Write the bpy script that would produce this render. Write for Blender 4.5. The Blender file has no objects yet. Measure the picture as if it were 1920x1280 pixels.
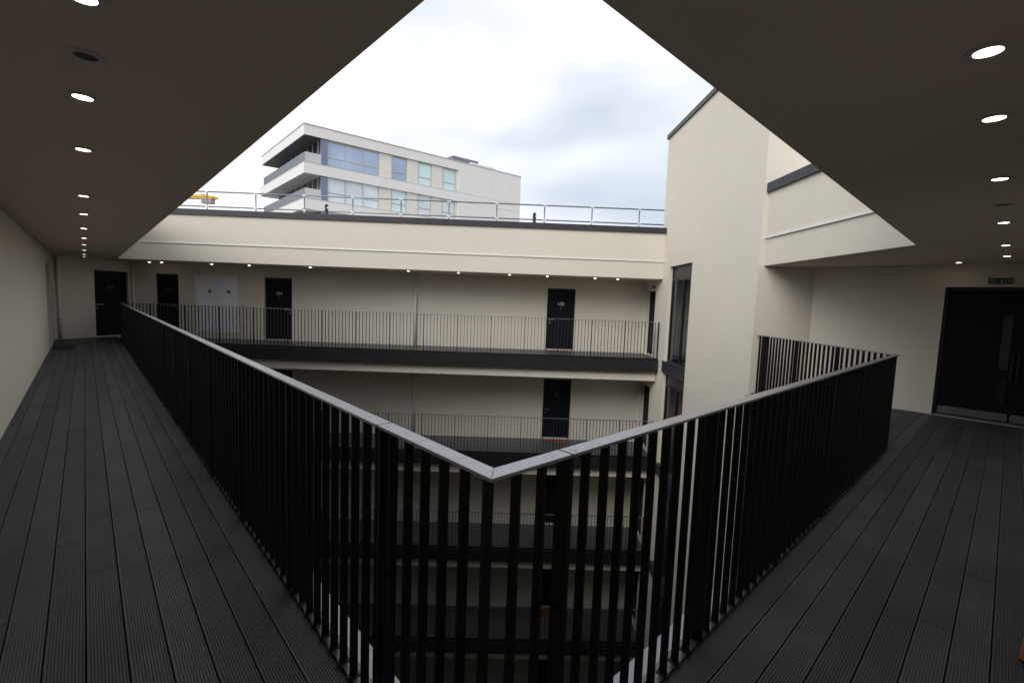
import bpy, math, random
from mathutils import Vector, Matrix
R = math.radians
random.seed(7)
scene = bpy.context.scene

# ------------------------------------------------------------------ camera
# world: X runs along the far facade, Y runs straight across the courtyard, deck level is z = 0
HC = 1.543
PITCH, ROLL, TURN = R(4.88), R(2.12), R(1.07)
def rot(x, y, a=-TURN):
    return (x*math.cos(a)-y*math.sin(a), x*math.sin(a)+y*math.cos(a))
fwd = Vector((0, math.cos(PITCH), -math.sin(PITCH)))
r0 = Vector((1, 0, 0)); u0_ = r0.cross(fwd)
rgt = math.cos(ROLL)*r0 + math.sin(ROLL)*u0_
upv = -math.sin(ROLL)*r0 + math.cos(ROLL)*u0_
def rv(v):
    x, y = rot(v.x, v.y); return Vector((x, y, v.z))
fwd, rgt, upv = rv(fwd), rv(rgt), rv(upv)
cam = bpy.data.objects.new('camera', bpy.data.cameras.new('camera'))
scene.collection.objects.link(cam)
M = Matrix.Identity(4)
for i in range(3):
    M[i][0], M[i][1], M[i][2] = rgt[i], upv[i], -fwd[i]
M[0][3], M[1][3], M[2][3] = 0, 0, HC
cam.matrix_world = M
cam.data.sensor_width = 36; cam.data.lens = 865.3/1920*36
cam.data.clip_start = 0.02; cam.data.clip_end = 1500
scene.camera = cam

# ------------------------------------------------------------------ sky and light
SUN_EL, SUN_AZ = R(33), R(215)        # azimuth clockwise from +Y
world = bpy.data.worlds.new('World'); scene.world = world; world.use_nodes = True
wn = world.node_tree.nodes; wl = world.node_tree.links
for n in list(wn): wn.remove(n)
out = wn.new('ShaderNodeOutputWorld'); bg = wn.new('ShaderNodeBackground'); bg.inputs['Strength'].default_value = 0.105
sky = wn.new('ShaderNodeTexSky'); sky.sky_type = 'NISHITA'; sky.sun_disc = False
sky.sun_elevation = SUN_EL; sky.sun_rotation = SUN_AZ; sky.air_density = 1.0; sky.dust_density = 2.0
tc = wn.new('ShaderNodeTexCoord')
mp = wn.new('ShaderNodeMapping'); mp.inputs['Scale'].default_value = (1.0, 1.0, 2.1); mp.inputs['Location'].default_value = (3.1, 0.2, 1.27)
nz = wn.new('ShaderNodeTexNoise'); nz.inputs['Scale'].default_value = 2.0; nz.inputs['Detail'].default_value = 3.0; nz.inputs['Roughness'].default_value = 0.42
nz.inputs['Distortion'].default_value = 0.35
cr = wn.new('ShaderNodeValToRGB')
cr.color_ramp.elements[0].position = 0.36; cr.color_ramp.elements[0].color = (5.0, 5.5, 6.2, 1)
cr.color_ramp.elements[1].position = 0.55; cr.color_ramp.elements[1].color = (9.0, 9.15, 9.3, 1)
mx = wn.new('ShaderNodeMix'); mx.data_type = 'RGBA'; mx.inputs['Factor'].default_value = 0.88
wl.new(tc.outputs['Generated'], mp.inputs['Vector']); wl.new(mp.outputs['Vector'], nz.inputs['Vector'])
wl.new(nz.outputs['Fac'], cr.inputs['Fac'])
wl.new(sky.outputs['Color'], mx.inputs['A']); wl.new(cr.outputs['Color'], mx.inputs['B'])
wl.new(mx.outputs['Result'], bg.inputs['Color']); wl.new(bg.outputs['Background'], out.inputs['Surface'])

sun = bpy.data.objects.new('sun', bpy.data.lights.new('sun', 'SUN'))
scene.collection.objects.link(sun)
sun.data.energy = 1.25; sun.data.angle = R(36); sun.data.color = (1.0, 0.99, 0.97)
sd = Vector((math.sin(SUN_AZ)*math.cos(SUN_EL), math.cos(SUN_AZ)*math.cos(SUN_EL), math.sin(SUN_EL)))
sun.rotation_euler = sd.to_track_quat('Z', 'Y').to_euler(); sun.location = (0, -5, 30)

vs = scene.view_settings
vs.view_transform = 'Standard'; vs.look = 'None'; vs.gamma = 1.0; vs.use_curve_mapping = False; vs.exposure = 0.42
scene.render.resolution_x, scene.render.resolution_y = 1024, 682
scene.render.engine = 'CYCLES'
scene.cycles.max_bounces = 7; scene.cycles.diffuse_bounces = 4; scene.cycles.transparent_max_bounces = 12

# ------------------------------------------------------------------ materials
MATS = {}
def mat(name, col, rough=0.6, metal=0.0, spec=0.5, coat=0.0, noise=0.0, nscale=8.0, bump=0.0, bscale=60.0, emit=None, streak=0.0):
    m = bpy.data.materials.new(name); m.use_nodes = True
    nt = m.node_tree; b = nt.nodes['Principled BSDF']
    b.inputs['Base Color'].default_value = (*col, 1); b.inputs['Roughness'].default_value = rough
    b.inputs['Metallic'].default_value = metal; b.inputs['Specular IOR Level'].default_value = spec
    b.inputs['Coat Weight'].default_value = coat; b.inputs['Coat Roughness'].default_value = 0.25
    geo = nt.nodes.new('ShaderNodeNewGeometry')
    if noise:
        n1 = nt.nodes.new('ShaderNodeTexNoise'); n1.inputs['Scale'].default_value = nscale; n1.inputs['Detail'].default_value = 6
        nt.links.new(geo.outputs['Position'], n1.inputs['Vector'])
        fac = n1.outputs['Fac']
        if streak:                                   # faint vertical weathering
            mp_ = nt.nodes.new('ShaderNodeMapping'); mp_.inputs['Scale'].default_value = (2.2, 2.2, 0.12)
            nt.links.new(geo.outputs['Position'], mp_.inputs['Vector'])
            n2 = nt.nodes.new('ShaderNodeTexNoise'); n2.inputs['Scale'].default_value = 1.0; n2.inputs['Detail'].default_value = 5
            nt.links.new(mp_.outputs['Vector'], n2.inputs['Vector'])
            mm = nt.nodes.new('ShaderNodeMix'); mm.data_type = 'FLOAT'; mm.inputs['Factor'].default_value = streak
            nt.links.new(fac, mm.inputs['A']); nt.links.new(n2.outputs['Fac'], mm.inputs['B']); fac = mm.outputs['Result']
        rp = nt.nodes.new('ShaderNodeValToRGB')
        rp.color_ramp.elements[0].position = 0.3; rp.color_ramp.elements[1].position = 0.7
        rp.color_ramp.elements[0].color = (*[c*(1-noise) for c in col], 1); rp.color_ramp.elements[1].color = (*[min(1, c*(1+noise)) for c in col], 1)
        nt.links.new(fac, rp.inputs['Fac']); nt.links.new(rp.outputs['Color'], b.inputs['Base Color'])
    if bump:
        n3 = nt.nodes.new('ShaderNodeTexNoise'); n3.inputs['Scale'].default_value = bscale; n3.inputs['Detail'].default_value = 3
        nt.links.new(geo.outputs['Position'], n3.inputs['Vector'])
        bp = nt.nodes.new('ShaderNodeBump'); bp.inputs['Strength'].default_value = bump; bp.inputs['Distance'].default_value = 0.01
        nt.links.new(n3.outputs['Fac'], bp.inputs['Height']); nt.links.new(bp.outputs['Normal'], b.inputs['Normal'])
    if emit:
        b.inputs['Emission Color'].default_value = (*emit[:3], 1); b.inputs['Emission Strength'].default_value = emit[3]
    MATS[name] = m
    return m
mat('render', (0.695, 0.645, 0.56), 0.92, spec=0.2, noise=0.022, nscale=1.3, bump=0.25, bscale=240, streak=0.3)
mat('ceiling', (0.64, 0.56, 0.465), 0.9, spec=0.2, noise=0.025, nscale=0.6)
mat('bead', (0.78, 0.77, 0.74), 0.5)
mat('rail', (0.009, 0.008, 0.0078), 0.5, spec=0.3, noise=0.15, nscale=40)
mat('railtop', (0.33, 0.328, 0.36), 0.33, metal=0.72, coat=0.5, noise=0.12, nscale=18, bump=0.05, bscale=30)
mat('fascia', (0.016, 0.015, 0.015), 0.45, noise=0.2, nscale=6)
mat('coping', (0.034, 0.033, 0.043), 0.42, spec=0.4, noise=0.1, nscale=5)
mat('plate', (0.06, 0.058, 0.062), 0.36, metal=0.25, coat=0.5, noise=0.15, nscale=12)
mat('ledge', (0.31, 0.31, 0.35), 0.42, metal=0.35, noise=0.08, nscale=6)
mat('deck', (0.080, 0.083, 0.0865), 0.55, spec=0.45, noise=0.20, nscale=2.2, bump=0.15, bscale=150)
mat('deckfar', (0.105, 0.106, 0.110), 0.5, noise=0.15, nscale=4.0)  # grazing sheen and extra bounce light put into the deck colour
_d = MATS['deck'].node_tree; _oi = _d.nodes.new('ShaderNodeObjectInfo'); _mr = _d.nodes.new('ShaderNodeMapRange')
_mr.inputs['To Min'].default_value = 0.80; _mr.inputs['To Max'].default_value = 1.22
_mu = _d.nodes.new('ShaderNodeMix'); _mu.data_type = 'RGBA'; _mu.blend_type = 'MULTIPLY'; _mu.inputs['Factor'].default_value = 1.0
_d.links.new(_oi.outputs['Random'], _mr.inputs['Value'])
_src = _d.nodes['Principled BSDF'].inputs['Base Color'].links[0].from_socket
_d.links.new(_src, _mu.inputs['A']); _d.links.new(_mr.outputs['Result'], _mu.inputs['B']); _d.links.new(_mu.outputs['Result'], _d.nodes['Principled BSDF'].inputs['Base Color'])
mat('under', (0.012, 0.012, 0.012), 0.9)
mat('door', (0.005, 0.0065, 0.012), 0.6, spec=0.18, noise=0.1, nscale=3)
mat('frame', (0.012, 0.012, 0.014), 0.4)
mat('steel', (0.45, 0.45, 0.46), 0.32, metal=0.9)
mat('kick', (0.20, 0.20, 0.21), 0.45, metal=0.6, noise=0.1, nscale=10)
mat('sill', (0.70, 0.70, 0.72), 0.4, metal=0.3)
mat('whitedoor', (0.83, 0.83, 0.90), 0.5, noise=0.03, nscale=3)
mat('digit', (0.75, 0.75, 0.76), 0.35, metal=0.2)
mat('digitshade', (0.10, 0.10, 0.105), 0.5)  # same digits, with the shade of the doorway put into the colour
mat('bluesign', (0.015, 0.03, 0.14), 0.4)
mat('green', (0.0, 0.075, 0.045), 0.5)
mat('signmark', (0.30, 0.32, 0.30), 0.5)
mat('white', (0.75, 0.75, 0.73), 0.5)
mat('pipe', (0.74, 0.73, 0.71), 0.45, noise=0.04, nscale=4)
mat('mat', (0.24, 0.085, 0.03), 0.95, noise=0.3, nscale=60, bump=0.6, bscale=300)
mat('matdark', (0.03, 0.03, 0.03), 0.95, noise=0.3, nscale=60, bump=0.6, bscale=300)
mat('galv', (0.22, 0.235, 0.255), 0.38, metal=0.75, noise=0.12, nscale=20)
mat('galvfit', (0.55, 0.58, 0.60), 0.5, metal=0.5)
mat('vent', (0.02, 0.02, 0.022), 0.5)
mat('roof', (0.12, 0.12, 0.12), 0.9, noise=0.2, nscale=2)
mat('lamp', (0.9, 0.9, 0.88), 0.5, emit=(1.0, 0.85, 0.66, 9.0))
mat('lampring', (0.55, 0.55, 0.54), 0.4)
mat('lampoff', (0.04, 0.04, 0.04), 0.3)
mat('ground', (0.16, 0.16, 0.155), 0.9, noise=0.2, nscale=0.3)
mat('interior', (0.60, 0.63, 0.66), 0.8)
mat('dark_backing', (0.10, 0.10, 0.09), 0.8)
mat('bgpanel', (0.76, 0.745, 0.725), 0.55, noise=0.02, nscale=0.5)
mat('bgclad', (0.74, 0.715, 0.65), 0.7, noise=0.04, nscale=2)
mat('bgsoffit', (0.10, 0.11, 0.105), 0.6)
mat('bgglass', (0.30, 0.37, 0.51), 0.06, metal=0.45, spec=0.8, noise=0.25, nscale=0.35)  # blue-grey of a darker reflected sky painted into the base colour
mat('bgskyrefl', (0.66, 0.73, 0.80), 0.12, spec=0.8, noise=0.12, nscale=0.5)  # pale sky reflection painted into the pane colour
mat('bgblind', (0.58, 0.74, 0.77), 0.12, spec=0.8, noise=0.1, nscale=0.4)
mat('bgblue', (0.17, 0.20, 0.31), 0.4)
mat('bgdark', (0.03, 0.035, 0.035), 0.15, spec=0.7)
mat('bgframe', (0.50, 0.48, 0.43), 0.5)
mat('plant', (0.17, 0.15, 0.19), 0.6, noise=0.1, nscale=1)
mat('yellow', (0.75, 0.46, 0.06), 0.5, noise=0.08, nscale=1)
mat('concrete', (0.34, 0.32, 0.30), 0.9, noise=0.1, nscale=1)

def glass(name, tint, refl=1.6):
    m = bpy.data.materials.new(name); m.use_nodes = True; nt = m.node_tree
    for n in list(nt.nodes): nt.nodes.remove(n)
    o = nt.nodes.new('ShaderNodeOutputMaterial'); mixs = nt.nodes.new('ShaderNodeMixShader')
    t = nt.nodes.new('ShaderNodeBsdfTransparent'); t.inputs['Color'].default_value = (*tint, 1)
    g = nt.nodes.new('ShaderNodeBsdfGlossy'); g.inputs['Roughness'].default_value = 0.02
    f = nt.nodes.new('ShaderNodeFresnel'); f.inputs['IOR'].default_value = refl
    nt.links.new(f.outputs['Fac'], mixs.inputs['Fac']); nt.links.new(t.outputs['BSDF'], mixs.inputs[1]); nt.links.new(g.outputs['BSDF'], mixs.inputs[2])
    nt.links.new(mixs.outputs['Shader'], o.inputs['Surface'])
    MATS[name] = m
glass('glass', (0.80, 0.87, 0.89)); glass('balglass', (0.86, 0.93, 0.93), 6.0)

# ------------------------------------------------------------------ mesh helpers
col = scene.collection
def link(name, me, m, parent=None, loc=None, rz=0.0):
    o = bpy.data.objects.new(name, me); col.objects.link(o)
    if m and not me.materials: me.materials.append(MATS[m])
    if loc is not None: o.location = loc
    o.rotation_euler.z = rz
    if parent: o.parent = parent
    return o
class MB:
    def __init__(s): s.v, s.f = [], []
    def quad(s, *p):
        i = len(s.v); s.v += [tuple(q) for q in p]; s.f.append(tuple(range(i, i+len(p)))); return s
    def hexa(s, b, t):                               # bottom ring, top ring (counter-clockwise seen from above)
        i = len(s.v); n = len(b); s.v += [tuple(q) for q in b] + [tuple(q) for q in t]
        s.f.append(tuple(i+k for k in reversed(range(n)))); s.f.append(tuple(i+n+k for k in range(n)))
        for k in range(n): s.f.append((i+k, i+(k+1) % n, i+n+(k+1) % n, i+n+k))
        return s
    def box(s, x0, x1, y0, y1, z0, z1):
        if x0 > x1: x0, x1 = x1, x0
        if y0 > y1: y0, y1 = y1, y0
        b = [(x0, y0), (x1, y0), (x1, y1), (x0, y1)]
        return s.hexa([(*p, z0) for p in b], [(*p, z1) for p in b])
    def prism(s, poly, z0, z1):
        a = sum(poly[i][0]*poly[(i+1) % len(poly)][1]-poly[(i+1) % len(poly)][0]*poly[i][1] for i in range(len(poly)))
        if a < 0: poly = poly[::-1]
        return s.hexa([(*p, z0) for p in poly], [(*p, z1) for p in poly])
    def tube(s, p, q, r, n=8, r2=None):
        p, q = Vector(p), Vector(q); d = (q-p).normalized(); r2 = r if r2 is None else r2
        a = d.orthogonal().normalized(); b = d.cross(a)
        A = [p+(a*math.cos(2*math.pi*k/n)+b*math.sin(2*math.pi*k/n))*r for k in range(n)]
        B = [q+(a*math.cos(2*math.pi*k/n)+b*math.sin(2*math.pi*k/n))*r2 for k in range(n)]
        return s.hexa(A, B)
    def me(s, name):
        m = bpy.data.meshes.new(name); m.from_pydata(s.v, [], s.f); m.update(); return m
    def build(s, name, m, parent=None, loc=None, rz=0.0, bevel=0.0, smooth=False):
        o = link(name, s.me(name), m, parent, loc, rz)
        if smooth:
            for p in o.data.polygons: p.use_smooth = len(p.vertices) == 4
        if bevel:
            bv = o.modifiers.new('bevel', 'BEVEL'); bv.width = bevel; bv.segments = 2; bv.limit_method = 'ANGLE'
        return o
def tag(o, label, cat, group=None):
    o['label'] = label; o['category'] = cat
    if group: o['group'] = group
    return o
def struct(o): o['kind'] = 'structure'; return o
def stuff(o): o['kind'] = 'stuff'; return o
def empty(name, loc, rz=0.0):
    o = bpy.data.objects.new(name, None); col.objects.link(o); o.location = loc; o.rotation_euler.z = rz; o.empty_display_size = 0.2
    return o
def text_mesh(body, size, depth):
    c = bpy.data.curves.new('digits', 'FONT'); c.body = body; c.size = size; c.extrude = depth; c.align_x = 'CENTER'; c.align_y = 'CENTER'
    o = bpy.data.objects.new('digits', c); col.objects.link(o)
    bpy.context.view_layer.update()
    me = bpy.data.meshes.new_from_object(o.evaluated_get(bpy.context.evaluated_depsgraph_get()))
    bpy.data.objects.remove(o); return me
def wall_mesh(L, z0, z1, openings, depth=0.1, back=True):
    """wall in the local XZ plane (x 0..L), front towards -y, openings (x0,x1,z0,z1) with reveals of the given depth"""
    mb = MB()
    xs = sorted({0, L, *[o[0] for o in openings], *[o[1] for o in openings]})
    zs = sorted({z0, z1, *[o[2] for o in openings], *[o[3] for o in openings]})
    for i in range(len(xs)-1):
        for j in range(len(zs)-1):
            cx, cz = (xs[i]+xs[i+1])/2, (zs[j]+zs[j+1])/2
            if any(o[0] < cx < o[1] and o[2] < cz < o[3] for o in openings): continue
            mb.quad((xs[i], 0, zs[j]), (xs[i+1], 0, zs[j]), (xs[i+1], 0, zs[j+1]), (xs[i], 0, zs[j+1]))
    for a, b, c, d in openings:
        mb.quad((a, 0, c), (a, 0, d), (a, depth, d), (a, depth, c))
        mb.quad((b, 0, c), (b, depth, c), (b, depth, d), (b, 0, d))
        mb.quad((a, 0, d), (b, 0, d), (b, depth, d), (a, depth, d))
        mb.quad((a, 0, c), (a, depth, c), (b, depth, c), (b, 0, c))
    D = depth+0.14
    if back: mb.quad((0, D, z0), (0, D, z1), (L, D, z1), (L, D, z0))
    mb.quad((0, 0, z1), (L, 0, z1), (L, D, z1), (0, D, z1)); mb.quad((0, 0, z0), (0, D, z0), (L, D, z0), (L, 0, z0))
    mb.quad((0, 0, z0), (0, 0, z1), (0, D, z1), (0, D, z0)); mb.quad((L, 0, z0), (L, D, z0), (L, D, z1), (L, 0, z1))
    return mb
def apt_door(parent, loc, rz, w, h, num, hinge_right, y=0.09, dim=True):
    """dark flat door leaf recessed in its opening; local x along the wall, front towards -y; origin at the opening's lower left"""
    leaf = MB().box(0.045, w-0.045, y, y+0.045, 0.035, h-0.045).build('door', 'door', parent, loc, rz, bevel=0.004)
    fr = MB(); fr.box(0.002, 0.042, y-0.015, y+0.06, 0.0, h-0.002); fr.box(w-0.042, w-0.002, y-0.015, y+0.06, 0.0, h-0.002); fr.box(0.043, w-0.043, y-0.015, y+0.06, h-0.042, h-0.002)
    fr.build('door_frame', 'frame', leaf)
    MB().box(0.045, w-0.045, y-0.055, y+0.03, 0.006, 0.034).build('threshold', 'sill', leaf)
    hx = 0.11 if hinge_right else w-0.11; s = 1 if hinge_right else -1
    hb = MB(); hb.tube((hx, y-0.006, 1.0), (hx, y-0.05, 1.0), 0.011); hb.box(hx-0.012*s, hx+0.13*s, y-0.058, y-0.042, 0.99, 1.012); hb.tube((hx, y, 1.0), (hx, y-0.008, 1.0), 0.026, 14)
    hb.build('handle', 'steel', leaf)
    MB().tube((hx, y, 0.9), (hx, y-0.01, 0.9), 0.024, 14).build('lock', 'steel', leaf)
    if num:
        t = link('door_number', text_mesh(num, 0.16, 0.003), 'digitshade' if dim else 'digit', leaf)
        t.rotation_euler = (R(90), 0, 0); t.location = (w/2, y-0.004, 1.53)
        MB().tube((w/2, y+0.001, 1.40), (w/2, y-0.006, 1.40), 0.012, 12).build('door_viewer', 'steel', leaf)
    return leaf

# ------------------------------------------------------------------ plan
PHI = R(42.83)-TURN
def uv(u, v): return (u*math.cos(PHI)-v*math.sin(PHI), u*math.sin(PHI)+v*math.cos(PHI))
S = 2.376                  # soffit height
RT = 1.105                 # handrail top
ST = 3.02                  # storey height
GZ = -5*ST                 # courtyard ground
U0, V0 = 0.726, 0.84       # court-corner: ceiling edge and inner face of handrail
UW, VW = -0.66, -0.555     # walls behind the two walkways
UB = 9.95                  # wall that closes the right walkway
YR, YW = 13.69, 15.27      # far balcony edge, far wall
XT, YT = 4.655, 8.53       # stair tower face, its near corner
XF = 4.76                  # right balcony fascia
def isect(p, d, q, e):
    det = d[0]*(-e[1])+e[0]*d[1]; rx, ry = q[0]-p[0], q[1]-p[1]
    t = (rx*(-e[1])+e[0]*ry)/det; return (p[0]+d[0]*t, p[1]+d[1]*t)
dU, dV = uv(1, 0), uv(0, 1)
AE = R(19.77); dE = (math.sin(AE), math.cos(AE))
PC = (-12.117, YW)                                   # corner of end wall and far wall
PE = isect(uv(UW, 0), dV, PC, dE)                    # corner of left wall and end wall
PA = isect(uv(U0, 0), dV, (0, YR), (1, 0))           # left ceiling edge meets far ceiling edge
PD = isect(uv(0, V0), dU, (XF, 0), (0, 1))           # right ceiling edge meets right fascia
PB = isect(uv(UB, 0), dV, (0, YT), (1, 0))           # right end wall meets tower
def near_poly(du=0.0, dv=0.0, dx=0.0):
    a = isect(uv(U0+du, 0), dV, (0, YR), (1, 0)); d = isect(uv(0, V0+dv), dU, (XF+dx, 0), (0, 1))
    return [uv(UW-0.3, VW-0.3), uv(UB+0.3, VW-0.3), (PB[0]+0.3, YT), (XF+dx, YT), d, uv(U0+du, V0+dv), a, (a[0], YW+0.3), (PC[0]-0.1, YW+0.3), (PE[0]-0.4, PE[1]-0.1)]

# ------------------------------------------------------------------ ground
struct(MB().box(-400, 400, -300, 500, GZ-0.3, GZ).build('ground', 'ground'))

# ------------------------------------------------------------------ own walkway: ceiling, slabs, walls
struct(MB().prism(near_poly(), S, 3.70).build('ceiling', 'ceiling'))
def edge_strip(p, q, off0, off1, z0, z1):            # strip along p->q, offset to the left of the direction
    d = Vector((q[0]-p[0], q[1]-p[1])).normalized(); n = Vector((-d.y, d.x))
    P = [(p[0]+n.x*off0, p[1]+n.y*off0), (q[0]+n.x*off0, q[1]+n.y*off0), (q[0]+n.x*off1, q[1]+n.y*off1), (p[0]+n.x*off1, p[1]+n.y*off1)]
    return P, z0, z1
C0 = uv(U0, V0)
parapet = empty('roof_edge', (*C0, S)); tag(parapet, 'cream rendered roof edge with dark metal coping above the right hand balcony and walkway', 'parapet')
def pchild(name, mb, m):
    o = mb.build(name, m); o.parent = parapet; o.matrix_parent_inverse = Matrix.Translation((-C0[0], -C0[1], -S)); return o
for p, q in ((PA, C0), (C0, PD), (PD, (XF, YT))):
    pchild('upper_band', MB().prism(*edge_strip(p, q, -0.2, 0.014, 2.905, 3.699)), 'render')
    pchild('lower_band', MB().prism(*edge_strip(p, q, -0.2, 0.003, S+0.004, 2.87)), 'render')
    pchild('drip_bead', MB().prism(*edge_strip(p, q, -0.2, 0.034, 2.871, 2.904)), 'bead')
    pchild('coping', MB().prism(*edge_strip(p, q, -0.45, 0.065, 3.70, 3.862)), 'coping')
# floor slab under the boards and slabs of the storeys below
struct(MB().prism(near_poly(0.06, 0.06, 0.0), -0.66, -0.045).build('floor_slab', 'under'))
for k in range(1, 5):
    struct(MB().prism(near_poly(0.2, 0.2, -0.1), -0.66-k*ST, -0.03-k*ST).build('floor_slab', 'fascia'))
# walls
vE = PE[0]*dV[0]+PE[1]*dV[1]
a0 = uv(UW, VW)
LW = vE-VW
door_v = (15.45-VW, 17.2-VW)
wl_ = wall_mesh(LW, GZ, S-0.003, [(door_v[0], door_v[1], 0.0, 2.05)], depth=0.30)
wall_left = struct(wl_.build('wall_left', 'render', None, (*a0, 0), math.atan2(dV[1], dV[0])))
apt_door(wall_left, (door_v[0], 0, 0), 0, door_v[1]-door_v[0], 2.05, None, True, y=0.28)
LR = UB-UW
wall_right = struct(wall_mesh(LR, GZ, S-0.003, [(6.05, 7.05, 0.0, 2.05)], depth=0.12).build('wall_right', 'render', None, (*uv(UB, VW), 0), math.atan2(-dU[1], -dU[0])))
dr = apt_door(wall_right, (6.05, 0, 0), 0, 1.0, 2.05, None, True, y=0.11)
# end wall of the left walkway, oblique
LE = math.dist(PE, PC)
def along_end(s_from_corner): return LE-s_from_corner
wall_end = struct(wall_mesh(LE, GZ, S-0.003, [(LE-1.03, LE-0.10, 0.0, 2.045)], depth=0.11).build('wall_end', 'render', None, (*PE, 0), math.atan2(dE[1], dE[0])))
wall_end.scale = (1, 1, 1)
apt_door(wall_end, (LE-1.03, 0, 0), 0, 0.93, 2.045, '103', True, y=0.1)
# right end wall with the double door
vB = PB[0]*dV[0]+PB[1]*dV[1]
LB = vB-VW
wall_b = struct(wall_mesh(LB, GZ, S-0.003, [(vB-0.76, vB+0.46, 0.0, 2.03)], depth=0.10).build('wall_far_right', 'render', None, (*PB, 0), math.atan2(-dV[1], -dV[0])))
def double_door(parent, x0, x1, xm):
    y = 0.09; h = 2.03
    for a, b, va, vb, z0, z1 in ((x0+0.045, xm-0.003, xm-0.17, xm-0.07, 0.27, 1.62), (xm+0.003, x1-0.045, xm+0.07, xm+0.15, 1.05, 1.53)):
        leaf = MB()
        leaf.box(a, va, y, y+0.045, 0.03, h-0.045); leaf.box(vb, b, y, y+0.045, 0.03, h-0.045)
        leaf.box(va, vb, y, y+0.045, 0.03, z0); leaf.box(va, vb, y, y+0.045, z1, h-0.045)
        if z0 < 0.5: leaf.box(va, vb, y, y+0.045, 0.69, 0.80)
        lf = leaf.build('door', 'door', parent)
        MB().box(va, vb, y+0.018, y+0.026, z0, z1).build('vision_pane', 'glass', lf)
        MB().box(va-0.05, vb+0.05, y+0.10, y+0.12, z0-0.05, z1+0.05).build('dark_backing', 'dark_backing', lf)  # dark sheet added behind the pane, stands in for the unlit interior
        MB().box(a+0.01, b-0.01, y-0.003, y, 0.035, 0.15).build('kick_plate', 'kick', lf)
        hx = b-0.03 if z0 < 0.5 else a+0.03
        hb = MB(); hb.tube((hx, y, 0.98), (hx, y-0.05, 0.98), 0.01); hb.tube((hx, y, 0.70), (hx, y-0.05, 0.70), 0.01); hb.tube((hx, y-0.05, 0.66), (hx, y-0.05, 1.02), 0.011)
        hb.build('pull_handle', 'frame', lf)
        if z0 > 0.5: MB().tube((xm+0.11, y, 1.60), (xm+0.11, y-0.003, 1.60), 0.045, 24).build('sign_disc', 'bluesign', lf)
    fr = MB(); fr.box(x0+.002, x0+0.042, y-0.02, y+0.06, 0, h-.002); fr.box(x1-0.042, x1-.002, y-0.02, y+0.06, 0, h-.002); fr.box(x0+0.043, x1-0.043, y-0.02, y+0.06, h-0.042, h-.002)
    fr.build('door_frame', 'frame', parent)
    MB().box(x0+0.045, x1-0.045, y-0.05, y+0.03, 0.003, 0.02).build('threshold', 'kick', parent)
double_door(wall_b, vB-0.76, vB+0.46, vB+0.08)

# ------------------------------------------------------------------ decking boards (each its own piece)
def board_mesh(x0, x1, ya, yb, sa=0.0, sb=0.0, ridges=12):
    """reeded board along local x, from x0 to x1, between y=ya and yb; ends slanted by sa/sb (dx per dy)"""
    g = 0.0028; y0, y1 = ya+g, yb-g; n = ridges; p = (y1-y0)/n; prof = [(y0, -0.024), (y0, -0.002)]
    for k in range(n):
        b = y0+k*p
        prof += [(b+0.0004 if k else b+0.0012, -0.0005 if k else 0.0), (b+p*0.60, 0.0), (b+p*0.68, -0.003), (b+p*0.94, -0.003)]
    prof = prof[:-2]; prof += [(y1-0.0012, 0.0), (y1, -0.002), (y1, -0.024)]
    mb = MB(); ym = (ya+yb)/2
    A = [(x0+sa*(y-ym), y, z) for y, z in prof]; B = [(x1+sb*(y-ym), y, z) for y, z in prof]
    mb.v = A+B; N = len(prof)
    for k in range(N-1): mb.f.append((k, k+N, k+N+1, k+1))
    mb.f.append(tuple(range(N))); mb.f.append(tuple(reversed(range(N, 2*N))))
    return mb
deck_left = struct(empty('deck_left', (0, 0, 0), 0)); deck_right = struct(empty('deck_right', (0, 0, 0), 0))
rzL, rzR = math.atan2(dV[1], dV[0]), math.atan2(dU[1], dU[0])
# left walkway: local x = v, local y = -u
seams = [0.737-0.13*k for k in range(11)]+[UW+0.006]
jl = {0: 8.6, 1: 5.1, 2: 4.55, 3: 4.0, 4: 4.72, 5: 3.28, 6: 3.72, 7: 4.35, 8: 3.0, 9: 3.6, 10: 7.2}
sE = None
for k in range(11):
    ub, ua = seams[k], seams[k+1]
    um = (ua+ub)/2
    pend = isect(uv(um, 0), dV, PC, dE) if um < 0.2 else None
    pe = isect(uv(um, 0), dV, PC, dE); vend = pe[0]*dV[0]+pe[1]*dV[1]
    slope = None
    p1 = isect(uv(ua, 0), dV, PC, dE); p2 = isect(uv(ub, 0), dV, PC, dE)
    v1, v2 = p1[0]*dV[0]+p1[1]*dV[1], p2[0]*dV[0]+p2[1]*dV[1]
    sb = (v1-v2)/(ub-ua)                                # dv per d(-u)
    js = jl[k]; cuts = []
    t = js
    while t > VW+0.6: t -= 3.6
    t += 3.6
    while t < vend-0.5: cuts.append(t); t += 3.6
    ends = [VW+0.006]+cuts+[vend-0.01]
    for i in range(len(ends)-1):
        last = i == len(ends)-2
        mb = board_mesh(ends[i]+0.0018, ends[i+1]-0.0018, -ub, -ua, 0.0, sb if last else 0.0)
        o = mb.build('board', 'deck', deck_left, (0, 0, random.uniform(-0.0008, 0.0008)), rzL)
# right walkway: local x = u, local y = v
edges = [0.860-0.1325*k for k in range(10)]+[VW+0.006]
jr = [4.0, 5.2, 4.4, 3.75, 4.7, 3.1, 3.9, 3.3, 4.9, 3.5]
for k in range(10):
    vb, va = edges[k], edges[k+1]
    js = jr[k]; ends = [0.741]
    t = js
    while t > 1.6: t -= 3.6
    t += 3.6
    while t < UB-0.5: ends.append(t); t += 3.6
    ends.append(UB-0.008)
    for i in range(len(ends)-1):
        board_mesh(ends[i]+0.0018, ends[i+1]-0.0018, va, vb).build('board', 'deck', deck_right, (0, 0, random.uniform(-0.0008, 0.0008)), rzR)
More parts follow.
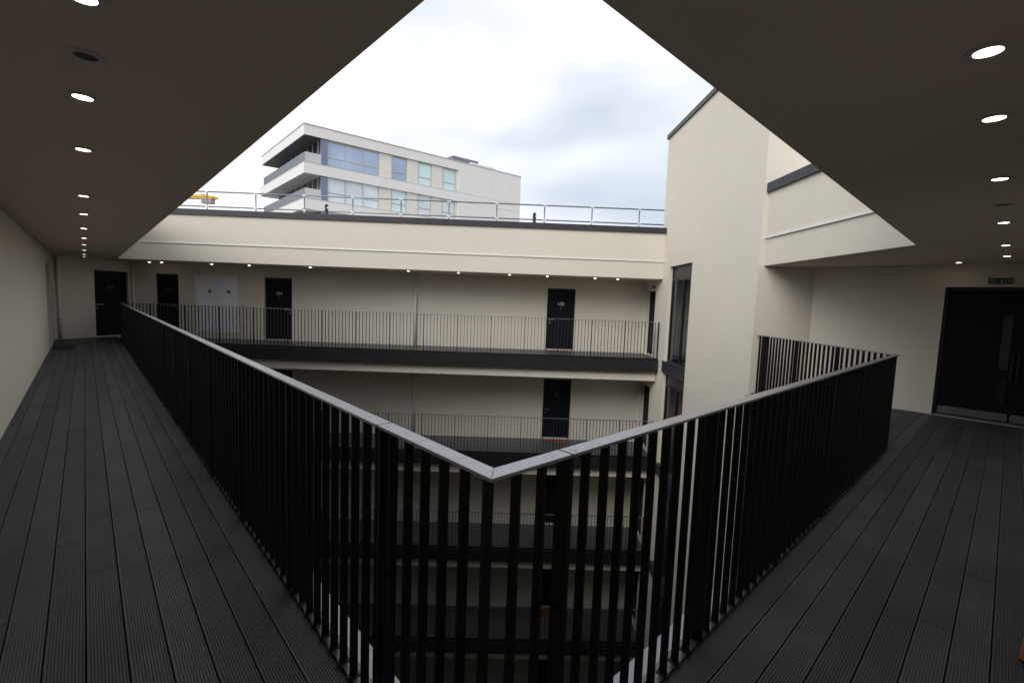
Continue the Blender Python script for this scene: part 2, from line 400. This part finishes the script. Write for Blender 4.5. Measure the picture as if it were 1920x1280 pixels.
# triangle beyond the rail corner
RR1 = uv(6.82, V0+0.03); RR2 = (4.74, YT-0.03)
dRR = Vector((RR2[0]-RR1[0], RR2[1]-RR1[1])).normalized()
for k in range(13):
    va = 0.860+0.1325*k; vb = min(va+0.1325, vB-0.01); vm = (va+vb)/2
    if vb-va < 0.03: continue
    q = isect(uv(0, vm), dU, RR1, dRR); us = q[0]*dU[0]+q[1]*dU[1]
    q1 = isect(uv(0, va), dU, RR1, dRR); q2 = isect(uv(0, vb), dU, RR1, dRR)
    sa = ((q2[0]*dU[0]+q2[1]*dU[1])-(q1[0]*dU[0]+q1[1]*dU[1]))/(vb-va)
    t1 = isect(uv(0, vm), dU, (0, YT), (1, 0)); ut = t1[0]*dU[0]+t1[1]*dU[1]
    ue = min(UB-0.008, ut-0.08)
    if ue-us < 0.15: continue
    board_mesh(us+0.0, ue, va, vb, sa, 0.0).build('board', 'deck', deck_right, (0, 0, 0), rzR)

# ------------------------------------------------------------------ railings
bal_me = MB().box(-0.005, 0.005, -0.0155, 0.0155, 0.014, RT-0.011).me('baluster'); bal_me.materials.append(MATS['rail'])
post_me = MB().box(-0.009, 0.009, -0.027, 0.027, 0.014, RT-0.011).me('post'); post_me.materials.append(MATS['rail'])
foot_me = MB().box(-0.016, 0.016, -0.024, 0.024, 0.0131, 0.0175).me('baluster_foot'); foot_me.materials.append(MATS['rail'])
def railing(label, p, q, first_post, bar0=None, mitre0=0.0, mitre1=0.0, z=0.0, joined=False, group=None, end0=True, end1=True, skip_first=False, joints=(), ledge=0.10, ledge_mats=('plate', 'ledge'), led_m0=0.0, led_m1=0.0):
    """railing along p->q (centre line), deck on the right hand side of the direction -> local -y, court on +y"""
    L = math.dist(p, q); rz = math.atan2(q[1]-p[1], q[0]-p[0])
    root = empty('balcony_railing', (p[0], p[1], z), rz); tag(root, label, 'railing', group)
    w = 0.028
    cuts = [0.0]+sorted(j for j in joints if 0 < j < L)+[L]
    for i in range(len(cuts)-1):
        a, b = cuts[i], cuts[i+1]; ga = 0.003 if i else 0; gb = 0.003 if i < len(cuts)-2 else 0
        m0 = mitre0 if i == 0 else 0; m1 = mitre1 if i == len(cuts)-2 else 0
        P = [(a+ga-m0*w, -w), (b-gb-m1*w, -w), (b-gb+m1*w, w), (a+ga+m0*w, w)]
        MB().prism(P, RT-0.011, RT).build('handrail', 'railtop', root, bevel=0.0018)
        if i < len(cuts)-2 and not joined:
            MB().tube((b+0.035, -0.008, RT-0.0005), (b+0.035, -0.008, RT+0.0012), 0.005, 10).build('fixing_screw', 'steel', root)
    # plate that carries the bars, and the capped edge below it
    P = [(0-mitre0*0.016, -0.016), (L-mitre1*0.016, -0.016), (L+mitre1*0.046, 0.046), (0+mitre0*0.046, 0.046)]
    MB().prism(P, -0.03, 0.0130).build('base_plate', ledge_mats[0], root)
    l0, l1 = 0.052, 0.052+ledge
    P = [(0+mitre0*l0, l0), (L+mitre1*l0, l0), (L+mitre1*l1, l1), (0+mitre0*l1, l1)]
    MB().prism(P, -0.066, -0.030).build('edge_capping', ledge_mats[1], root)
    P = [(0+mitre0*l0, l0), (L+mitre1*l0, l0), (L+mitre1*(l1-.004), l1-.004), (0+mitre0*(l1-.004), l1-.004)]
    MB().prism(P, -0.40, -0.067).build('fascia', 'fascia', root)
    bar0 = first_post if bar0 is None else bar0
    bars = MB(); posts = []; t = first_post % 1.0
    while t < L-0.005: posts.append(t); t += 1.0
    spots = [(t, True) for t in posts]; t = bar0 % 0.1
    while t < L-0.005:
        if min([abs(t-q_) for q_ in posts] or [9]) > 0.04 and not (skip_first and t < 0.02): spots.append((t, False))
        t += 0.1
    for t, ispost in sorted(spots):
        if joined:
            wv = (0.009, 0.027) if ispost else (0.005, 0.0155)
            bars.box(t-wv[0], t+wv[0], -wv[1], wv[1], 0.0135, RT-0.011)
        else:
            link('post' if ispost else 'baluster', post_me if ispost else bal_me, None, root, (t, 0, 0))
            if ledge_mats[1] == 'ledge' and not ispost: link('baluster_foot', foot_me, None, root, (t, 0, 0))
    if joined: stuff(bars.build('balusters', 'rail', root))
    return root
cL = 0.028
# direction q so that the court lies on +y (left of p->q)
PLfar = isect(uv(U0+cL, 0), dV, (0, YR+cL), (1, 0)); PLnear = uv(U0+cL, V0+cL)
LLen = math.dist(PLfar, PLnear)
aE1 = math.atan2(dV[1], dV[0])
jointL = LLen-0.583
rail_left = railing('long black railing with grey handrail along the left hand timber-look walkway', PLfar, PLnear, jointL+0.014, bar0=LLen-0.016, mitre0=2.23, mitre1=-1.0,
                    joints=(jointL, jointL-4.0, jointL-8.0, jointL-12.0))
# corner bar at the near corner
RRc = isect(uv(0, V0+cL), dU, RR1, dRR)
RLen = math.dist(PLnear, RRc)
rail_right = railing('black railing with grey handrail along the right hand walkway before the double door', PLnear, RRc, 0.285, mitre0=1.0, mitre1=-0.41, joints=(0.286, 4.286), skip_first=True)
rail_ret = railing('short black railing running from the right hand walkway to the stair tower', RRc, RR2, 0.03, mitre0=0.41, mitre1=0.0)
PFr = (XT-0.012, YR+cL)
labs = ['black bar railing of the far balcony on the same level as the downlit top floor', 'black bar railing of the far balcony one floor below the top floor',
        'black bar railing of the far balcony two floors below the top floor', 'black bar railing of the far balcony three floors below the top floor',
        'black bar railing of the far balcony four floors below the top floor']
for k in range(5):
    pl = PLfar if k == 0 else (PLfar[0]+0.0, YR+cL)
    railing(labs[k], PFr, pl, 0.02, mitre0=0.0, mitre1=-2.23, z=-k*ST, joined=k >= 2, group='far balcony railings', ledge=0.06, ledge_mats=('rail', 'fascia'))

# ------------------------------------------------------------------ far wing across the court
wing = empty('apartment_wing', (0, YR, GZ)); tag(wing, 'cream rendered apartment wing with stacked balconies and dark doors across the court', 'building')
def wc(o):
    o.parent = wing; o.matrix_parent_inverse = Matrix.Translation((0, -YR, -GZ)); return o
X0 = PC[0]; XL = PA[0]
LF = XT-X0
DOORS = [(-11.37-X0, 0.75, '102', False), (-7.86-X0, 0.90, '101', False), (1.40-X0, 0.93, '100', True)]
CUP = (-10.08-X0, -8.69-X0)
def door_at(parent, k, x, w, num, hr):
    d = apt_door(parent, (x, 0, -k*ST), 0, w, 2.045, num, hr, dim=(num not in ('100', '101')))
nums = {0: ['102', '101', '100'], 1: ['', '', '88'], 2: ['', '', ''], 3: ['', '', ''], 4: ['', '', '']}
for k in range(5):
    z = -k*ST
    ops = [(x, x+w, z, z+2.045) for x, w, _, _ in DOORS]+[(CUP[0], CUP[1], z+0.19, z+2.04)]
    top = S-0.003 if k == 0 else z+ST-0.68-0.003
    wm = wall_mesh(LF, z-0.03, top, ops, 0.10)
    w_ = wc(wm.build('wall', 'render', None, (X0, YW, 0)))
    for i, (x, w, n, hr) in enumerate(DOORS):
        apt_door(w_, (x, 0, z), 0, w, 2.045, nums[k][i], hr, dim=not (k == 0 and i > 0))
    # white riser cupboard
    c0, c1 = CUP; cm = (c0+c1)/2
    for a, b, sx in ((c0+0.046, cm-0.006, 0.62), (cm+0.006, c1-0.046, 0.55)):
        lf = MB().box(a, b, 0.03, 0.07, z+0.20, z+2.0).build('cupboard_door', 'whitedoor', w_, bevel=0.003)
        lf['label'] = 'white riser cupboard door with small blue disc'
        xx = a+(b-a)*sx
        MB().tube((xx, 0.03, z+1.53), (xx, 0.026, z+1.53), 0.05, 20).build('sign_disc', 'bluesign', lf)
    f = MB(); f.box(c0+.002, c0+0.038, 0.012, 0.08, z+0.192, z+2.038); f.box(c1-0.038, c1-.002, 0.012, 0.08, z+0.192, z+2.038); f.box(c0+0.039, c1-0.039, 0.012, 0.08, z+2.002, z+2.038)
    f.build('cupboard_frame', 'whitedoor', w_)
    # deck of this floor and the beam under it
    wc(MB().prism([(XL-0.05, YR+0.02), (XT-.002, YR+0.02), (XT-.002, YW-0.002), (X0+0.02, YW-0.002), (XL-0.05, YR+0.6)], z-0.06, z).build('deck', 'deckfar'))
    wc(MB().prism([(XL-0.7, YR+0.075), (XT-0.02, YR+0.075), (XT-0.02, YW+0.2), (XL-0.7, YW+0.2)], z-0.68, z-0.062).build('beam', 'render'))
    # down pipe and its brackets
    px = -2.92
    dp = wc(MB().tube((px, YW-0.055, z+0.02), (px, YW-0.055, top), 0.036, 14).build('drainpipe', 'pipe', smooth=True))
    for bz in (0.62, 1.9): MB().box(px-0.05, px+0.05, YW-0.10, YW-0.001, z+bz, z+bz+0.03).build('bracket', 'pipe', None).parent = None
    for o in [o for o in col.objects if o.name.startswith('bracket') and o.parent is None]:
        o.parent = dp; o.matrix_parent_inverse = dp.matrix_parent_inverse
    # wall at the tower end with its door
    ew = wall_mesh(YW-13.95, z-0.03, top, [(0.10, 1.0, z, z+2.05)], 0.14)
    e_ = wc(ew.build('end_wall', 'render', None, (XT, YW, 0), R(-90)))
    apt_door(e_, (0.10, 0, z), 0, 0.90, 2.05, '', False, y=0.13)
# corner pipes
px, py = -12.02, YW-0.06
wc(MB().tube((px, py, 0.0), (px, py, S), 0.036, 14).build('drainpipe', 'pipe', smooth=True))
ppos = (PC[0]-dE[0]*1.90+0.055, PC[1]-dE[1]*1.90-0.02)
pp = MB().tube((0, 0, 0.0), (0, 0, S), 0.04, 14).build('drainpipe', 'pipe', wall_end, (LE-1.93, -0.06, 0), smooth=True)
MB().box(-0.055, 0.055, -0.05, 0.058, 0.62, 0.65).build('bracket', 'pipe', pp)
# top: soffit, bands, bead, coping, roof
wc(MB().box(XL+0.002, XT-0.002, YR, YW+0.3, S, 3.69).build('soffit', 'ceiling'))
wc(MB().box(XL+0.05, XT-0.003, YR-0.003, YR+0.1, S+0.004, 2.87).build('lower_band', 'render'))
wc(MB().box(XL+0.05, XT-0.003, YR-0.014, YR+0.1, 2.905, 3.699).build('upper_band', 'render'))
wc(MB().box(XL+0.06, XT-0.003, YR-0.034, YR+0.1, 2.871, 2.904).build('drip_bead', 'bead'))
wc(MB().box(XL+0.07, XT-0.003, YR-0.065, YR+0.4, 3.70, 3.862).build('coping', 'coping'))
wc(MB().box(X0-6, XT+8, YW+0.31, 26, 3.2, 3.45).build('roof', 'roof'))
wc(MB().box(X0-6, XT+8, 25.7, 26, GZ, 3.2).build('rear_wall', 'render'))

# ------------------------------------------------------------------ stair tower
tower = empty('stair_tower', (XT, YT, GZ)); tag(tower, 'tall plain cream stair tower with a strip of dark framed windows', 'tower')
def tcp(o): o.parent = tower; o.matrix_parent_inverse = Matrix.Translation((-XT, -YT, -GZ)); return o
YB_, TZ = 13.95, 6.46
WY0, WY1 = 11.60, 13.18
ops = []
for k in range(5):
    z = -k*ST
    ops.append((YB_-WY1, YB_-WY0, z-ST+2.70+(0.0), z+2.70) if False else (YB_-WY1, YB_-WY0, z-0.32, z+2.70))
ops = [(YB_-WY1, YB_-WY0, -4*ST-0.30, 2.70)]
tcp(wall_mesh(YB_-YT, GZ, TZ, ops, 0.14, back=False).build('wall', 'render', None, (XT, YB_, 0), R(-90)))
XT2 = PB[0]+0.02
tm = MB()
tm.quad((XT+0.2805, YT, GZ), (XT2, YT, GZ), (XT2, YT, TZ), (XT+0.2805, YT, TZ)); tm.quad((XT2, YT, GZ), (XT2, YB_, GZ), (XT2, YB_, TZ), (XT2, YT, TZ))
tm.quad((XT+0.2805, YB_, GZ), (XT+0.2805, YB_, TZ), (XT2, YB_, TZ), (XT2, YB_, GZ)); tm.quad((XT+0.2805, YT, TZ), (XT2, YT, TZ), (XT2, YB_, TZ), (XT+0.2805, YB_, TZ))
tcp(tm.build('side_wall', 'render'))
cop = MB(); cop.box(XT-0.045, XT+0.25, YT-0.045, YB_+0.045, TZ+0.003, TZ+0.13); cop.box(XT+0.251, XT2+0.045, YT-0.045, YT+0.25, TZ+0.003, TZ+0.13)
tcp(cop.build('coping', 'coping', bevel=0.004))
for k in range(5):
    z = -k*ST; xg = XT+0.12
    fr = MB(); fw = 0.055
    fr.box(xg-0.03, xg+0.04, WY1-fw, WY1-.002, z+0.0, z+2.69); fr.box(xg-0.03, xg+0.04, WY0+.002, WY0+fw, z, z+2.69)
    fr.box(xg-0.03, xg+0.04, WY0+fw+.001, WY1-fw-.001, z, z+0.06); fr.box(xg-0.03, xg+0.04, WY0+fw+.001, WY1-fw-.001, z+2.30, z+2.36)
    wnd = tcp(fr.build('window', 'frame'))
    MB().box(xg-0.03, xg+0.04, 12.28, 12.35, z+0.061, z+2.299).build('mullion', 'frame', wnd)
    MB().box(xg-0.01, xg+0.03, WY0+fw+.001, WY1-fw-.001, z+2.361, z+2.69).build('header_panel', 'coping', wnd)
    MB().quad((xg, 12.281, z+.06), (xg, WY0+fw, z+.06), (xg, WY0+fw, z+2.301), (xg, 12.281, z+2.301)).build('pane', 'glass', wnd)
    MB().quad((xg, WY1-fw, z+.06), (xg, 12.349, z+.06), (xg, 12.349, z+2.301), (xg, WY1-fw, z+2.301)).build('pane', 'glass', wnd)
    room = MB(); a, b = XT+0.30, XT2-0.05
    room.quad((b, WY0-0.5, z), (b, WY1+0.3, z), (b, WY1+0.3, z+2.7), (b, WY0-0.5, z+2.7)); room.quad((a-0.1, WY1-0.03, z+0.06), (a-0.1, WY1-0.03, z+2.3), (b, WY1-0.03, z+2.3), (b, WY1-0.03, z+0.06))
    room.quad((a, WY0-0.5, z), (b, WY0-0.5, z), (b, WY0-0.5, z+2.7), (a, WY0-0.5, z+2.7)); room.quad((a, WY0-0.5, z), (a, WY1+0.3, z), (b, WY1+0.3, z), (b, WY0-0.5, z))
    room.quad((a, WY0-0.5, z+2.7), (b, WY0-0.5, z+2.7), (b, WY1+0.3, z+2.7), (a, WY1+0.3, z+2.7))
    room.build('stairwell_lining', 'interior', wnd)
    MB().box(XT-0.035, xg+0.05, WY0+0.001, WY1+0.06, z-0.318, z-0.004).build('spandrel', 'coping', wnd, bevel=0.006)
    MB().box(XT-0.05, xg-0.031, WY0+0.001, WY1+0.065, z-0.003, z+0.012).build('window_sill', 'coping', wnd)

# ------------------------------------------------------------------ downlights
n = 28
def ring_me(name, r0, r1, z0, z1):
    mb = MB()
    for k in range(n):
        a, b = 2*math.pi*k/n, 2*math.pi*(k+1)/n
        def c(r, t, z): return (r*math.cos(t), r*math.sin(t), z)
        mb.quad(c(r0, a, z0), c(r0, b, z0), c(r1, b, z0), c(r1, a, z0))
        mb.quad(c(r1, a, z0), c(r1, b, z0), c(r1, b, z1), c(r1, a, z1))
        mb.quad(c(r0, a, z0), c(r0, a, z1), c(r0, b, z1), c(r0, b, z0))
    return mb.me(name)
rim = ring_me('rim', 0.0355, 0.056, -0.006, 0.0); rim.materials.append(MATS['lampring'])
dif = MB().tube((0, 0, -0.0035), (0, 0, -0.0005), 0.035, n).me('diffuser'); dif.materials.append(MATS['lamp'])
dif2 = MB().tube((0, 0, -0.0045), (0, 0, -0.0005), 0.035, n).me('lens'); dif2.materials.append(MATS['lampoff'])
dome = MB().tube((0, 0, -0.005), (0, 0, -0.0005), 0.035, n).tube((0, 0, -0.017), (0, 0, -0.0051), 0.020, n, 0.039).me('diffuser'); dome.materials.append(MATS['lamp'])
def downlight(x, y, label, group, off=False, domed=False):
    o = empty('ceiling_sensor' if off else 'downlight', (x, y, S)); tag(o, label, 'sensor' if off else 'light', group)
    link('rim', rim, None, o); link('lens' if off else 'diffuser', dif2 if off else (dome if domed else dif), None, o)
for v in (1.90, 2.868, 3.94, 5.93, 7.40, 9.22, 11.04, 12.79, 14.76, 16.6, 18.0):
    downlight(*uv(0.02, v), 'small round lit downlight in the left hand walkway ceiling', 'lit downlights over the left walkway')
downlight(*uv(0.03, 2.36), 'unlit round ceiling fitting with pale rim among the left walkway downlights', None, True)
for u in (2.09, 2.79, 4.0, 5.8, 7.56, 8.84):
    downlight(*uv(u, 0.125), 'small round lit downlight in the right hand walkway ceiling', 'lit downlights over the right walkway')
downlight(*uv(9.6, 0.62), 'lone lit downlight near the end wall, out of line with the right walkway row', None)
downlight(*uv(4.9, 0.125), 'unlit round ceiling fitting among the right walkway downlights', None, True)
for x, y in ((-11.43, 14.56), (-11.02, 14.53), (-9.41, 14.46), (-8.23, 14.43), (-6.28, 14.30), (-3.23, 14.17), (-1.71, 14.2), (-.15, 14.22), (1.01, 14.35), (2.5, 14.42), (3.22, 14.5)):
    X, Y = rot(x, y)
    downlight(X, Y, 'tiny lit downlight under the soffit of the far top balcony', 'lit downlights over the far balcony', domed=True)

# ------------------------------------------------------------------ exit signs, mats
def exit_sign(x, y, z, rz, label, w=0.27, h=0.085):
    o = MB().box(0, w, -0.02, -0.002, 0, h).build('exit_sign', 'green', None, (x, y, z), rz); tag(o, label, 'exit sign', 'exit signs')
    s = MB(); s.box(w*0.06, w*0.30, -0.0225, -0.0201, h*0.62, h*0.76); s.box(w*0.06, w*0.30, -0.0225, -0.0201, h*0.28, h*0.42)
    s.quad((w*0.42, -0.0215, h*0.5), (w*0.52, -0.0215, h*0.2), (w*0.56, -0.0215, h*0.2), (w*0.56, -0.0215, h*0.8), (w*0.52, -0.0215, h*0.8))
    s.build('arrow', 'signmark', o)
    s = MB(); s.box(w*0.66, w*0.70, -0.0225, -0.0201, h*0.1, h*0.9); s.box(w*0.92, w*0.96, -0.0225, -0.0201, h*0.1, h*0.9)
    s.tube((w*0.80, -0.0201, h*0.78), (w*0.80, -0.0225, h*0.78), h*0.09, 12)
    s.quad((w*0.75, -0.0218, h*0.15), (w*0.80, -0.0218, h*0.4), (w*0.86, -0.0218, h*0.2), (w*0.85, -0.0218, h*0.65), (w*0.76, -0.0218, h*0.62))
    s.build('running_figure', 'signmark', o)
    return o
sg = uv(UB, 0.30); exit_sign(sg[0], sg[1], 2.075, math.atan2(-dV[1], -dV[0]), 'green running man exit sign above the dark double door')
exit_sign(XT, 14.62, 2.12, R(-90), 'small green exit sign above the door beside the stair tower')
def doormat(x, y, z, rz, w, d, label, m='mat'):
    o = MB().box(-w/2, w/2, -d/2, d/2, 0.0005, 0.016).build('doormat', m, None, (x, y, z), rz, bevel=0.004); tag(o, label, 'doormat'); return o
xd = X0+DOORS[2][0]+DOORS[2][1]/2
doormat(xd+0.02, YW-0.20, 0, 0, 0.55, 0.26, 'thin brown doormat in front of the door numbered 100')
doormat(xd+0.06, YW-0.24, -ST, 0, 0.56, 0.34, 'rust orange doormat at the dark door one floor below number 100')
doormat(xd-0.2, YW-0.24, -3*ST, 0, 0.6, 0.36, 'rust orange doormat at the dark door three floors below number 100')
mx_, my_ = uv(3.42, -0.38); doormat(mx_, my_, 0.001, math.atan2(dU[1], dU[0])-0.08, 0.72, 0.40, 'orange brown coir doormat on the right hand walkway')
mx_, my_ = uv(-0.42, 15.95); doormat(mx_, my_, 0.001, math.atan2(dV[1], dV[0]), 0.9, 0.40, 'dark doormat by the recessed door at the end of the left walkway', 'matdark')

# ------------------------------------------------------------------ guard rail and vents on the far roof
gr = empty('roof_guardrail', (0, 14.88, 3.45)); tag(gr, 'galvanised tube guardrail with two rails along the far roof', 'guardrail')
gy, rz0 = 0.0, 0.0
gx0, gx1 = -14.4, 7.0
for z in (4.615-3.45, 4.16-3.45):
    MB().tube((gx0, 0, z), (gx1, 0, z), 0.022, 10).build('rail', 'galv', gr, smooth=True)
x = -9.68+0.28
xs = [x-3.02, x-1.51]+[x+1.508*i for i in range(11)]
for x in xs:
    MB().tube((x, 0, 0), (x, 0, 4.59-3.45), 0.021, 10).build('post', 'galv', gr, smooth=True)
    for z in (4.615-3.45, 4.16-3.45):
        f = MB(); f.tube((x-0.055, 0, z), (x+0.055, 0, z), 0.027, 10); f.tube((x, 0, z-0.05), (x, 0, z), 0.026, 10)
        f.build('fitting', 'galvfit', gr)
    MB().box(x-0.09, x+0.09, -0.09, 0.09, 0.0, 0.012).build('foot_plate', 'galv', gr)
def vent(x, label):
    o = empty('vent_pipe', (x, 14.5, 3.45)); tag(o, label, 'vent pipe')
    MB().tube((0, 0, 0), (0, 0, 0.78), 0.05, 14).build('pipe', 'vent', o, smooth=True)
    MB().tube((0, 0, 0.78), (0, 0, 0.86), 0.06, 14, 0.028).build('cap', 'vent', o, smooth=True)
    MB().box(0.03, 0.075, -0.06, -0.03, 0.72, 0.77).build('clip', 'white', o)
    MB().tube((0, 0, 0), (0, 0, 0.03), 0.12, 14, 0.07).build('flashing', 'vent', o)
vent(-5.55, 'short black vent pipe on the far roof in front of the big white building')
vent(0.82, 'short black vent pipe on the far roof standing against open sky')
# support kerb for guard rail and vents (roof near the parapet)
wc(MB().box(X0-6, XT-0.004, YR+0.41, YW+0.31, 3.3, 3.449).build('roof_gutter', 'roof'))

# ------------------------------------------------------------------ white apartment building beyond
ox, oy = rot(-17.176, 38.0)
a1, a2 = R(52.4)+TURN, R(-42)+TURN
e1 = (math.sin(a1), math.cos(a1)); e2 = (math.sin(a2), math.cos(a2))
bb = empty('apartment_building', (ox, oy, GZ)); tag(bb, 'white modern apartment block with overhanging flat roof and balconies beyond the far roof', 'building')
def bp(s, t): return (s*e1[0]+t*e2[0], s*e1[1]+t*e2[1])
def bbox(mb, s0, s1, t0, t1, z0, z1): return mb.prism([bp(s0, t0), bp(s1, t0), bp(s1, t1), bp(s0, t1)], z0-GZ, z1-GZ)
def bpart(name, m, *boxes, parent=None):
    mb = MB()
    for b in boxes: bbox(mb, *b)
    return mb.build(name, m, parent or bb)
FL = 2.83; SE = 22.1; WS = 1.36; REC = 0.16
bpart('body', 'bgpanel', (WS+0.6, SE-.02, REC+0.25, 12.3, GZ, 14.6))
bpart('roof', 'bgpanel', (0.02, SE-0.02, 0.02, 12.8, 14.262, 15.08))
bpart('roof_trim', 'bgframe', (-0.03, SE+0.02, -0.03, 12.9, 15.081, 15.14))
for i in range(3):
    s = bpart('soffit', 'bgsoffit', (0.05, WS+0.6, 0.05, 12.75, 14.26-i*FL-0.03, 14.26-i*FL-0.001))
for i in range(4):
    zt = 12.12-i*FL; L2 = 13.45
    bpart('balcony_slab', 'bgpanel', (0, WS+0.5, 0, L2, zt-0.84, zt), (WS+0.501, 14.28, 0, REC+0.3, zt-0.84, zt))
    bpart('slab_trim', 'bgframe', (-0.02, 14.28, -0.02, 0.03, zt+0.001, zt+0.03), (-0.02, 0.03, 0.031, L2, zt+0.001, zt+0.03))
for i in range(3):
    zb, zt = 12.15-i*FL, 14.23-i*FL
    # corner return and terrace glazing
    bpart('corner_panel', 'bgblue', (WS, 1.84, 0.10, 0.42, zb, zt))
    tg = bpart('terrace_glazing', 'bgdark', (WS+0.05, WS+0.6, 0.43, 12.2, zb, zt))
    for t in (0.9, 2.2, 3.5, 5.2, 6.6, 8.0, 9.6): bpart('frame', 'bgframe', (WS-0.0, WS+0.049, t, t+0.09, zb, zt), parent=tg)
    bpart('glass_balustrade', 'balglass', (0.08, 0.10, 0.10, 12.4, zb, zb+0.80), (0.101, WS-0.02, 0.08, 0.10, zb, zb+0.80))
    # front glazing: one wide window of three bays, then three single windows
    wins = [(1.86, [1.92, 3.30, 3.36, 4.80, 4.86, 6.22], True), (7.42, [7.50, 8.86], False), (10.03, [10.11, 11.36], False), (12.61, [12.69, 13.98], False)]
    for wi, (s0, pan, wide) in enumerate(wins):
        s1 = pan[-1]+0.07
        fr = bpart('window', 'bgframe', (s0, s1, REC+0.03, REC+0.2, zb, zb+0.05), (s0, s1, REC+0.03, REC+0.2, zt-0.09, zt), (s0, pan[0], REC+0.03, REC+0.2, zb+.051, zt-.091), (pan[-1], s1, REC+0.03, REC+0.2, zb+.051, zt-.091), (pan[0]+.001, pan[-1]-.001, REC+0.03, REC+0.2, zb+0.70, zb+0.78))
        for q in range(0, len(pan), 2):
            if q: bpart('mullion', 'bgframe', (pan[q-1], pan[q], REC+0.02, REC+0.2, zb+.051, zt-.091), parent=fr)
            g = 'bgblind' if (wi >= 2 and i == 0) or (wi == 1 and i == 1) else ('bgskyrefl' if i else 'bgglass')
            bpart('pane', g, (pan[q], pan[q+1], REC+0.09, REC+0.11, zb+0.781, zt-.091), parent=fr)
            bpart('pane', g if (wi or i) else 'bgglass', (pan[q], pan[q+1], REC+0.07, REC+0.09, zb+.051, zb+0.699), parent=fr)
    for s0, s1 in ((6.30, 7.41), (8.94, 10.02), (11.44, 12.60), (14.06, 14.27)):
        mb = MB(); nb = 11; h = (zt-zb)/nb
        for q in range(nb):
            z0, z1 = zb+q*h-GZ, zb+(q+1)*h-GZ
            A, B, C, D = bp(s0, REC), bp(s1, REC), bp(s1, REC+0.03), bp(s0, REC+0.03)
            mb.hexa([(*A, z0), (*B, z0), (*C, z0), (*D, z0)], [(*bp(s0, REC+0.025), z1-.002), (*bp(s1, REC+0.025), z1-.002), (*C, z1-.002), (*D, z1-.002)])
        mb.build('cladding', 'bgclad', bb)
        bpart('cladding_backing', 'bgclad', (s0, s1, REC+0.031, REC+0.24, zb, zt))
# plain panelled end of the front
pw = (SE-14.29)/6
for zi, (z0, z1) in enumerate(((12.13, 14.25), (11.29, 12.12), (9.31, 11.28), (8.48, 9.30), (5.6, 8.47), (GZ, 5.59))):
    for k in range(6):
        bpart('panel', 'bgpanel', (14.29+k*pw+0.004, 14.29+(k+1)*pw-0.004, 0.0, 0.40, z0+0.004, z1-0.004))
pl = bpart('plant_screen', 'plant', (14.6, 17.6, 1.5, 3.2, 15.14, 16.05))
bpart('plant_unit', 'bgpanel', (16.2, 19.2, 0.7, 1.4, 15.14, 15.55))
# ------------------------------------------------------------------ tower crane far off
cx, cy = rot(-57, 90)
crane = empty('tower_crane', (cx-20, cy, GZ)); tag(crane, 'yellow tower crane with hanging grey counterweights far beyond the roof', 'crane')
m_ = MB(); zj = 19.3-GZ
for dy in (-0.6, 0.6): m_.tube((-34, dy, zj), (19.5, dy, zj), 0.16, 6); m_.tube((12, dy, zj+0.35), (19.6, dy, zj+0.05), 0.12, 6)
m_.tube((-34, 0, zj+1.2), (4, 0, zj+1.2), 0.14, 6); m_.tube((4, 0, zj+1.2), (12, 0, zj+0.4), 0.14, 6)
for k in range(26):
    x = -34+k*1.5; m_.tube((x, -0.6, zj), (x+0.75, 0, zj+1.2), 0.06, 5); m_.tube((x+0.75, 0, zj+1.2), (x+1.5, 0.6, zj), 0.06, 5)
m_.box(9, 19.2, -0.65, 0.65, zj-0.35, zj+0.05)
m_.build('jib', 'yellow', crane)
cw = MB()
for k in range(3): cw.box(17.0+k*0.66, 17.6+k*0.66, -0.6, 0.6, zj-1.2, zj+0.42-0.12*k)
cw.build('counterweight', 'concrete', crane)
ms = MB()
for dx, dy in ((-0.8, -0.8), (0.8, -0.8), (0.8, 0.8), (-0.8, 0.8)): ms.tube((dx, dy, 0), (dx, dy, zj+5), 0.12, 6)
for k in range(19):
    z = k*2.0
    for p, q in (((-0.8, -0.8), (0.8, -0.8)), ((0.8, -0.8), (0.8, 0.8)), ((0.8, 0.8), (-0.8, 0.8)), ((-0.8, 0.8), (-0.8, -0.8))): ms.tube((*p, z), (*q, z+2), 0.06, 5)
ms.build('mast', 'yellow', crane)
MB().box(0.9, 2.4, -2.2, -0.9, zj-2.2, zj-0.2).build('cab', 'yellow', crane)
